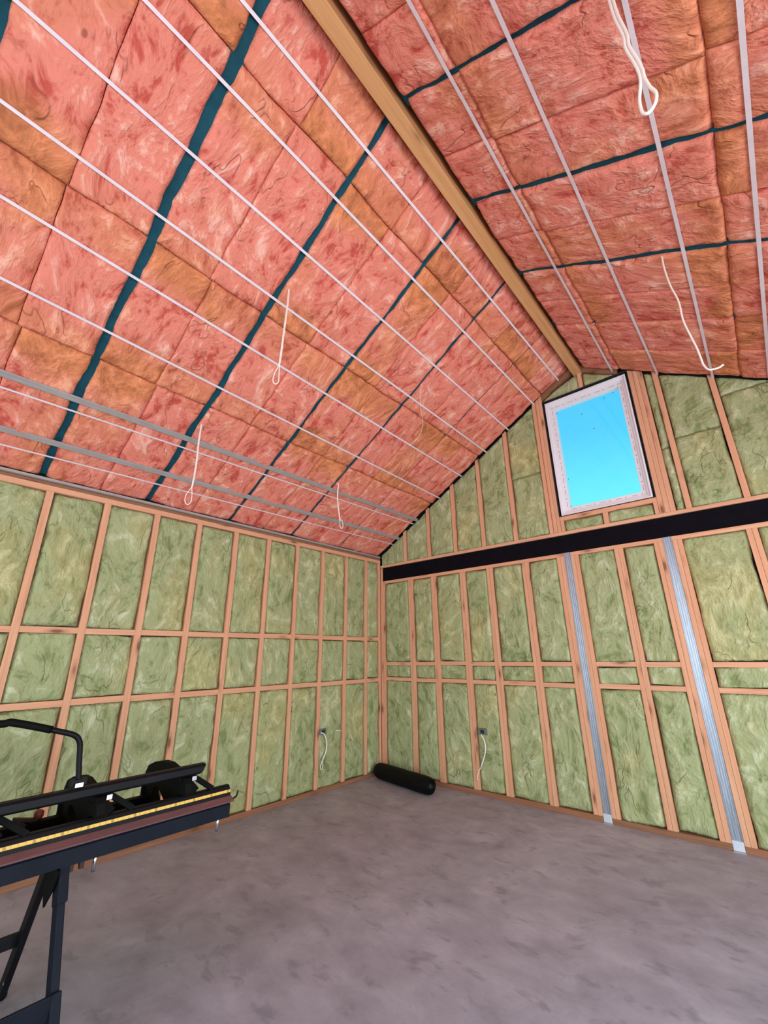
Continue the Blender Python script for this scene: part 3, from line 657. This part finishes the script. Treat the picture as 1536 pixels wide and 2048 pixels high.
MB().tube([on(671, 1461.5, 'x', 0.012), on(678, 1460.5, 'x', 0.014), on(685, 1462, 'x', 0.012)], 0.004, 8).build('cable', M['cable'], smooth=True,
    label='short white cable stub lying against the left wall stud by the outlet', category='cable')

# ------------------------------------------------------------------ black polythene roll in the corner
r = empty('polythene_roll', (0.55, -0.26, 0), label='roll of black polythene lying on the floor in the far corner', category='roll')
p0 = Vector((0.10, -0.185, 0.088)); p1 = Vector((0.985, -0.345, 0.088)); d = (p1-p0).normalized(); u = d.cross(Vector((0, 0, 1))); N = 26
m_ = MB(); rr = []; pts = []
for i in range(N+1):
    t_ = i/N; pts.append(p0.lerp(p1, t_)); rr.append(0.086*(1+0.025*noise.noise(Vector((t_*6, 1, 2)))) - (0.014 if i in (0, N) else (0.003 if i in (1, N-1) else 0)))
m_.tube(pts, rr, 40); m_.f = m_.f[:-2]
# recessed rolled ends
for e, sgn in ((p0, 1), (p1, -1)):
    sp2 = []
    for k_ in range(90):
        a_ = k_/90*2*math.pi*3.2; rad = 0.070 - 0.048*k_/90; sp2.append(e + d*sgn*0.008 + u*math.cos(a_)*rad + Vector((0, 0, 1))*math.sin(a_)*rad)
    m_.tube(sp2, 0.006, 6)
m_.build('rolled_sheet', M['poly'], r, smooth=True)
m_ = MB(); m_.tube([p0+d*0.012, p1-d*0.012], 0.068, 24); m_.build('inner_layers', M['poly'], r)
m_ = MB(); m_.tube([p0+d*0.004, p1-d*0.004], 0.024, 20); m_.build('cardboard_core', M['wrap'], r, smooth=True)

# ------------------------------------------------------------------ sheet metal folding brake on its folding stand
YE = -3.03; YB = -6.25
r = empty('sheet_metal_brake', (1.4, -4.6, 0.575), label='long black sheet metal folding brake with yellow rule strip, standing on folding legs', category='folding machine')
m_ = MB()
m_.prism([(1.35, 0.585), (1.566, 0.575), (1.566, 0.635), (1.559, 0.639), (1.559, 0.643), (1.566, 0.647), (1.566, 0.650), (1.545, 0.650), (1.545, 0.60), (1.35, 0.60)], 1,
         [YE]*10, [YB]*10); m_.build('bending_leaf', M['black_sky_tint'], r, bevel=0.0012, label='black front bending leaf, coloured with a sky-blue reflection')
m_ = MB(); m_.prism([(1.566, 0.6505), (1.590, 0.6505), (1.592, 0.656), (1.556, 0.674), (1.548, 0.674), (1.548, 0.6505)], 1, YE+0.006, YB); m_.build('hinge_strip', M['burgundy'], r, bevel=0.001, label='burgundy reflective edge strip')
m_ = MB(); m_.prism([(1.546, 0.6505), (1.554, 0.6745), (1.549, 0.690), (1.545, 0.7025), (1.538, 0.716), (1.530, 0.7225), (1.512, 0.7235), (1.506, 0.714), (1.50, 0.6505)], 1,
                    [YE+0.003]*9, [YB]*9); m_.build('anvil_edge', M['black'], r, bevel=0.0012)
m_ = MB(); m_.prism([(1.5495, 0.6895), (1.5505, 0.6900), (1.5465, 0.7020), (1.5455, 0.7015)], 1, YE+0.002, YB); m_.build('rule_tape', M['tape'], r, label='yellow measuring tape strip')
m_ = MB(); m_.prism([(1.50, 0.655), (1.52, 0.664), (1.40, 0.668), (1.40, 0.655)], 1, YE, YB); m_.build('clamp_bed', M['black'], r, bevel=0.001)
m_ = MB(); m_.prism([(1.08, 0.585), (1.35, 0.585), (1.35, 0.60), (1.13, 0.60), (1.13, 0.655), (1.08, 0.655)], 1, YE-0.22, YB); m_.build('rear_rail', M['black_matt'], r, bevel=0.002)
m_ = MB(); m_.prism([(1.488, 0.817), (1.497, 0.808), (1.526, 0.806), (1.536, 0.815), (1.536, 0.842), (1.526, 0.852), (1.497, 0.854), (1.488, 0.845)], 1,
                    [-3.195, -3.20, -3.205, -3.195, -3.18, -3.178, -3.178, -3.185], [YB+0.15]*8); m_.build('clamp_bar', M['black'], r, bevel=0.0015)
def cframe(y, part):
    prof = [(1.02, 0.60), (1.03, 0.655), (1.052, 0.70), (1.048, 0.765), (1.075, 0.803), (1.15, 0.829), (1.25, 0.847), (1.33, 0.848), (1.42, 0.832), (1.49, 0.804),
            (1.535, 0.802), (1.56, 0.778), (1.575, 0.74), (1.555, 0.724), (1.50, 0.724), (1.455, 0.705), (1.40, 0.668), (1.32, 0.672), (1.27, 0.700), (1.22, 0.715), (1.185, 0.705), (1.18, 0.675), (1.21, 0.645), (1.30, 0.615), (1.36, 0.60)]
    m_ = MB(); m_.prism(prof, 1, y-0.019, y+0.019)
    m_.prism([(1.055, 0.60), (1.055, 0.70), (1.075, 0.70), (1.09, 0.60)], 1, y-0.034, y+0.034)
    o_ = m_.build('clamp_frame', M['black_matt'], part, bevel=0.004)
    m2 = MB(); m2.bar((1.49, y+0.030, 0.808), (1.530, y+0.150, 0.722), 0.024, 0.016, up=(1, 0, 0.3)); m2.bar((1.485, y-0.01, 0.80), (1.525, y+0.050, 0.722), 0.050, 0.030, up=(1, 0, 0.3))
    m2.build('lever_link', M['black_matt'], o_, bevel=0.002)
    MB().box((1.537, y+0.022, 0.784), (1.543, y+0.046, 0.805)).build('adjuster_nut', M['chrome'], o_, bevel=0.001, label='chrome square adjuster nut')
    return o_
for i in range(8): cframe(-3.275-0.40*i, r)
# locking handle, rising from the clamp bar and running level along it
hp = [on(157, 1575, 'x', 1.512), on(158, 1530, 'x', 1.512), on(160, 1495, 'x', 1.512)]
el = [on(159, 1483, 'x', 1.512), on(154, 1474, 'x', 1.512), on(145, 1469, 'x', 1.512), on(134, 1466, 'x', 1.512)]
bnd = [on(100, 1459, 'x', 1.512), on(60, 1451, 'x', 1.512), on(30, 1446, 'x', 1.512), on(18, 1445, 'x', 1.512), on(4, 1448, 'x', 1.512)]
q = bnd[-1]; zt = q.z+0.004; yl = -4.62
far = [Vector((1.512, q.y-0.10, zt)), Vector((1.512, yl+0.12, zt))]
back = [Vector((1.512, yl-(p.y-bnd[-1].y)*1.0, p.z)) for p in reversed(bnd+[])] + [Vector((1.512, yl-(p.y-bnd[-1].y), p.z)) for p in reversed(hp+el)]
hd = empty_h = None
m_ = MB(); m_.tube(curve_pts(hp+el+bnd+far+back, 4), 0.0115, 14); ho = m_.build('locking_handle', M['black'], r, smooth=True)
m_ = MB(); m_.tube(curve_pts([bnd[0]+Vector((0, 0.006, -0.002)), bnd[1], bnd[2], bnd[3], bnd[4]]+far, 5), 0.0150, 14); m_.build('foam_grip', M['black_matt'], ho, smooth=True)
c = on(157, 1570, 'x', 1.53)
MB().box((1.537, c.y-0.016, c.z-0.008), (1.542, c.y+0.016, c.z+0.010)).build('handle_clip', M['chrome'], r, bevel=0.001, label='chrome clip at the handle foot')
MB().box((1.498, c.y-0.030, c.z-0.006), (1.528, c.y+0.034, c.z+0.022)).build('handle_bracket', M['black'], r, bevel=0.003)
for y in (-3.058, -3.642, -4.23, -4.82):
    MB().tube([(1.50, y, 0.580), (1.50, y-0.002, 0.503)], 0.0085, 10).build('leg_bolt', M['chrome'], r, smooth=True, label='chrome bolt hanging below the bending leaf')
for y in (-3.69, -3.73, -5.3):
    MB().prism([(1.47, 0.583), (1.50, 0.583), (1.505, 0.53), (1.49, 0.53)], 1, y-0.012, y+0.006).build('pivot_lug', M['brown'], r)
m_ = MB(); m_.tube(curve_pts([on(459, 1600, 'x', 1.56), on(466, 1597, 'x', 1.56), on(473, 1591, 'x', 1.56), on(476, 1581, 'x', 1.56)], 5), 0.0045, 8); m_.build('end_hook', M['black'], r, smooth=True)
m_ = MB(); m_.tube([on(78, 1629, 'x', 1.10)+Vector((0, 0, -0.02)), on(78, 1629, 'x', 1.10)+Vector((0, 0, -0.008)), on(78, 1629, 'x', 1.10)+Vector((0, 0, 0.012)), on(78, 1629, 'x', 1.10)+Vector((0, 0, 0.020))], [0.012, 0.02, 0.02, 0.010], 16)
m_.build('cutter_knob', M['red'], r, smooth=True, label='dull red round knob')
m_ = MB(); m_.bar(on(26, 1640, 'x', 1.10), on(74, 1640, 'x', 1.10), 0.03, 0.016); m_.bar(on(30, 1646, 'x', 1.12), on(50, 1652, 'x', 1.12), 0.03, 0.014); m_.build('cutter_lever', M['brown'], r, bevel=0.002)
# folding stand
def trestle(y, sgn):
    yy = y
    def leg(a, b, w_, dep, name='leg', mat='black'):
        m_ = MB(); m_.bar(a, b, w_, dep, up=(0, 1, 0)); return m_.build(name, M[mat], r, bevel=0.004)
    l1 = leg((1.520, yy, 0.575), (1.790, yy, 0.008), 0.060, 0.028, mat='black_sky_tint')
    m_ = MB(); m_.bar((1.530, yy, 0.572), (1.585, yy, 0.455), 0.072, 0.036, up=(0, 1, 0)); m_.build('leg_sleeve', M['black_sky_tint'], l1, bevel=0.004)
    m_ = MB(); m_.bar((1.700, yy, 0.225), (1.745, yy, 0.125), 0.072, 0.034, up=(0, 1, 0)); m_.build('brace_sleeve', M['black_sky_tint'], l1, bevel=0.004)
    MB().tube([(1.752, yy-0.02, 0.088), (1.752, yy-0.014, 0.088)], 0.007, 10).build('leg_rivet', M['chrome'], l1)
    l2 = leg((1.425, yy-0.02, 0.56), (1.125, yy-0.02, 0.02), 0.054, 0.026)
    MB().tube([(1.105, yy-0.02, 0.018), (1.145, yy-0.02, 0.018)], 0.018, 12).build('rubber_foot', M['black_matt'], l2, smooth=True)
    MB().tube([(1.175, yy-0.034, 0.075), (1.175, yy-0.03, 0.075)], 0.006, 10).build('leg_rivet', M['chrome'], l2)
    MB().tube([(1.775, yy, 0.018), (1.805, yy, 0.018)], 0.018, 12).build('rubber_foot', M['black_matt'], l1, smooth=True)
    MB().prism([(1.36, 0.578), (1.60, 0.578), (1.555, 0.50), (1.485, 0.425), (1.44, 0.48)], 1, yy-0.030, yy-0.022).build('gusset', M['black_matt'], r, bevel=0.002)
trestle(-3.776, 1); trestle(-5.45, -1)
MB().box((1.205, -5.45, 0.215), (1.232, -3.79, 0.262)).build('stand_brace', M['black'], r, bevel=0.003)
MB().box((1.730, -5.45, 0.165), (1.742, -3.79, 0.240)).build('stand_brace', M['black_sky_tint'], r, bevel=0.003)
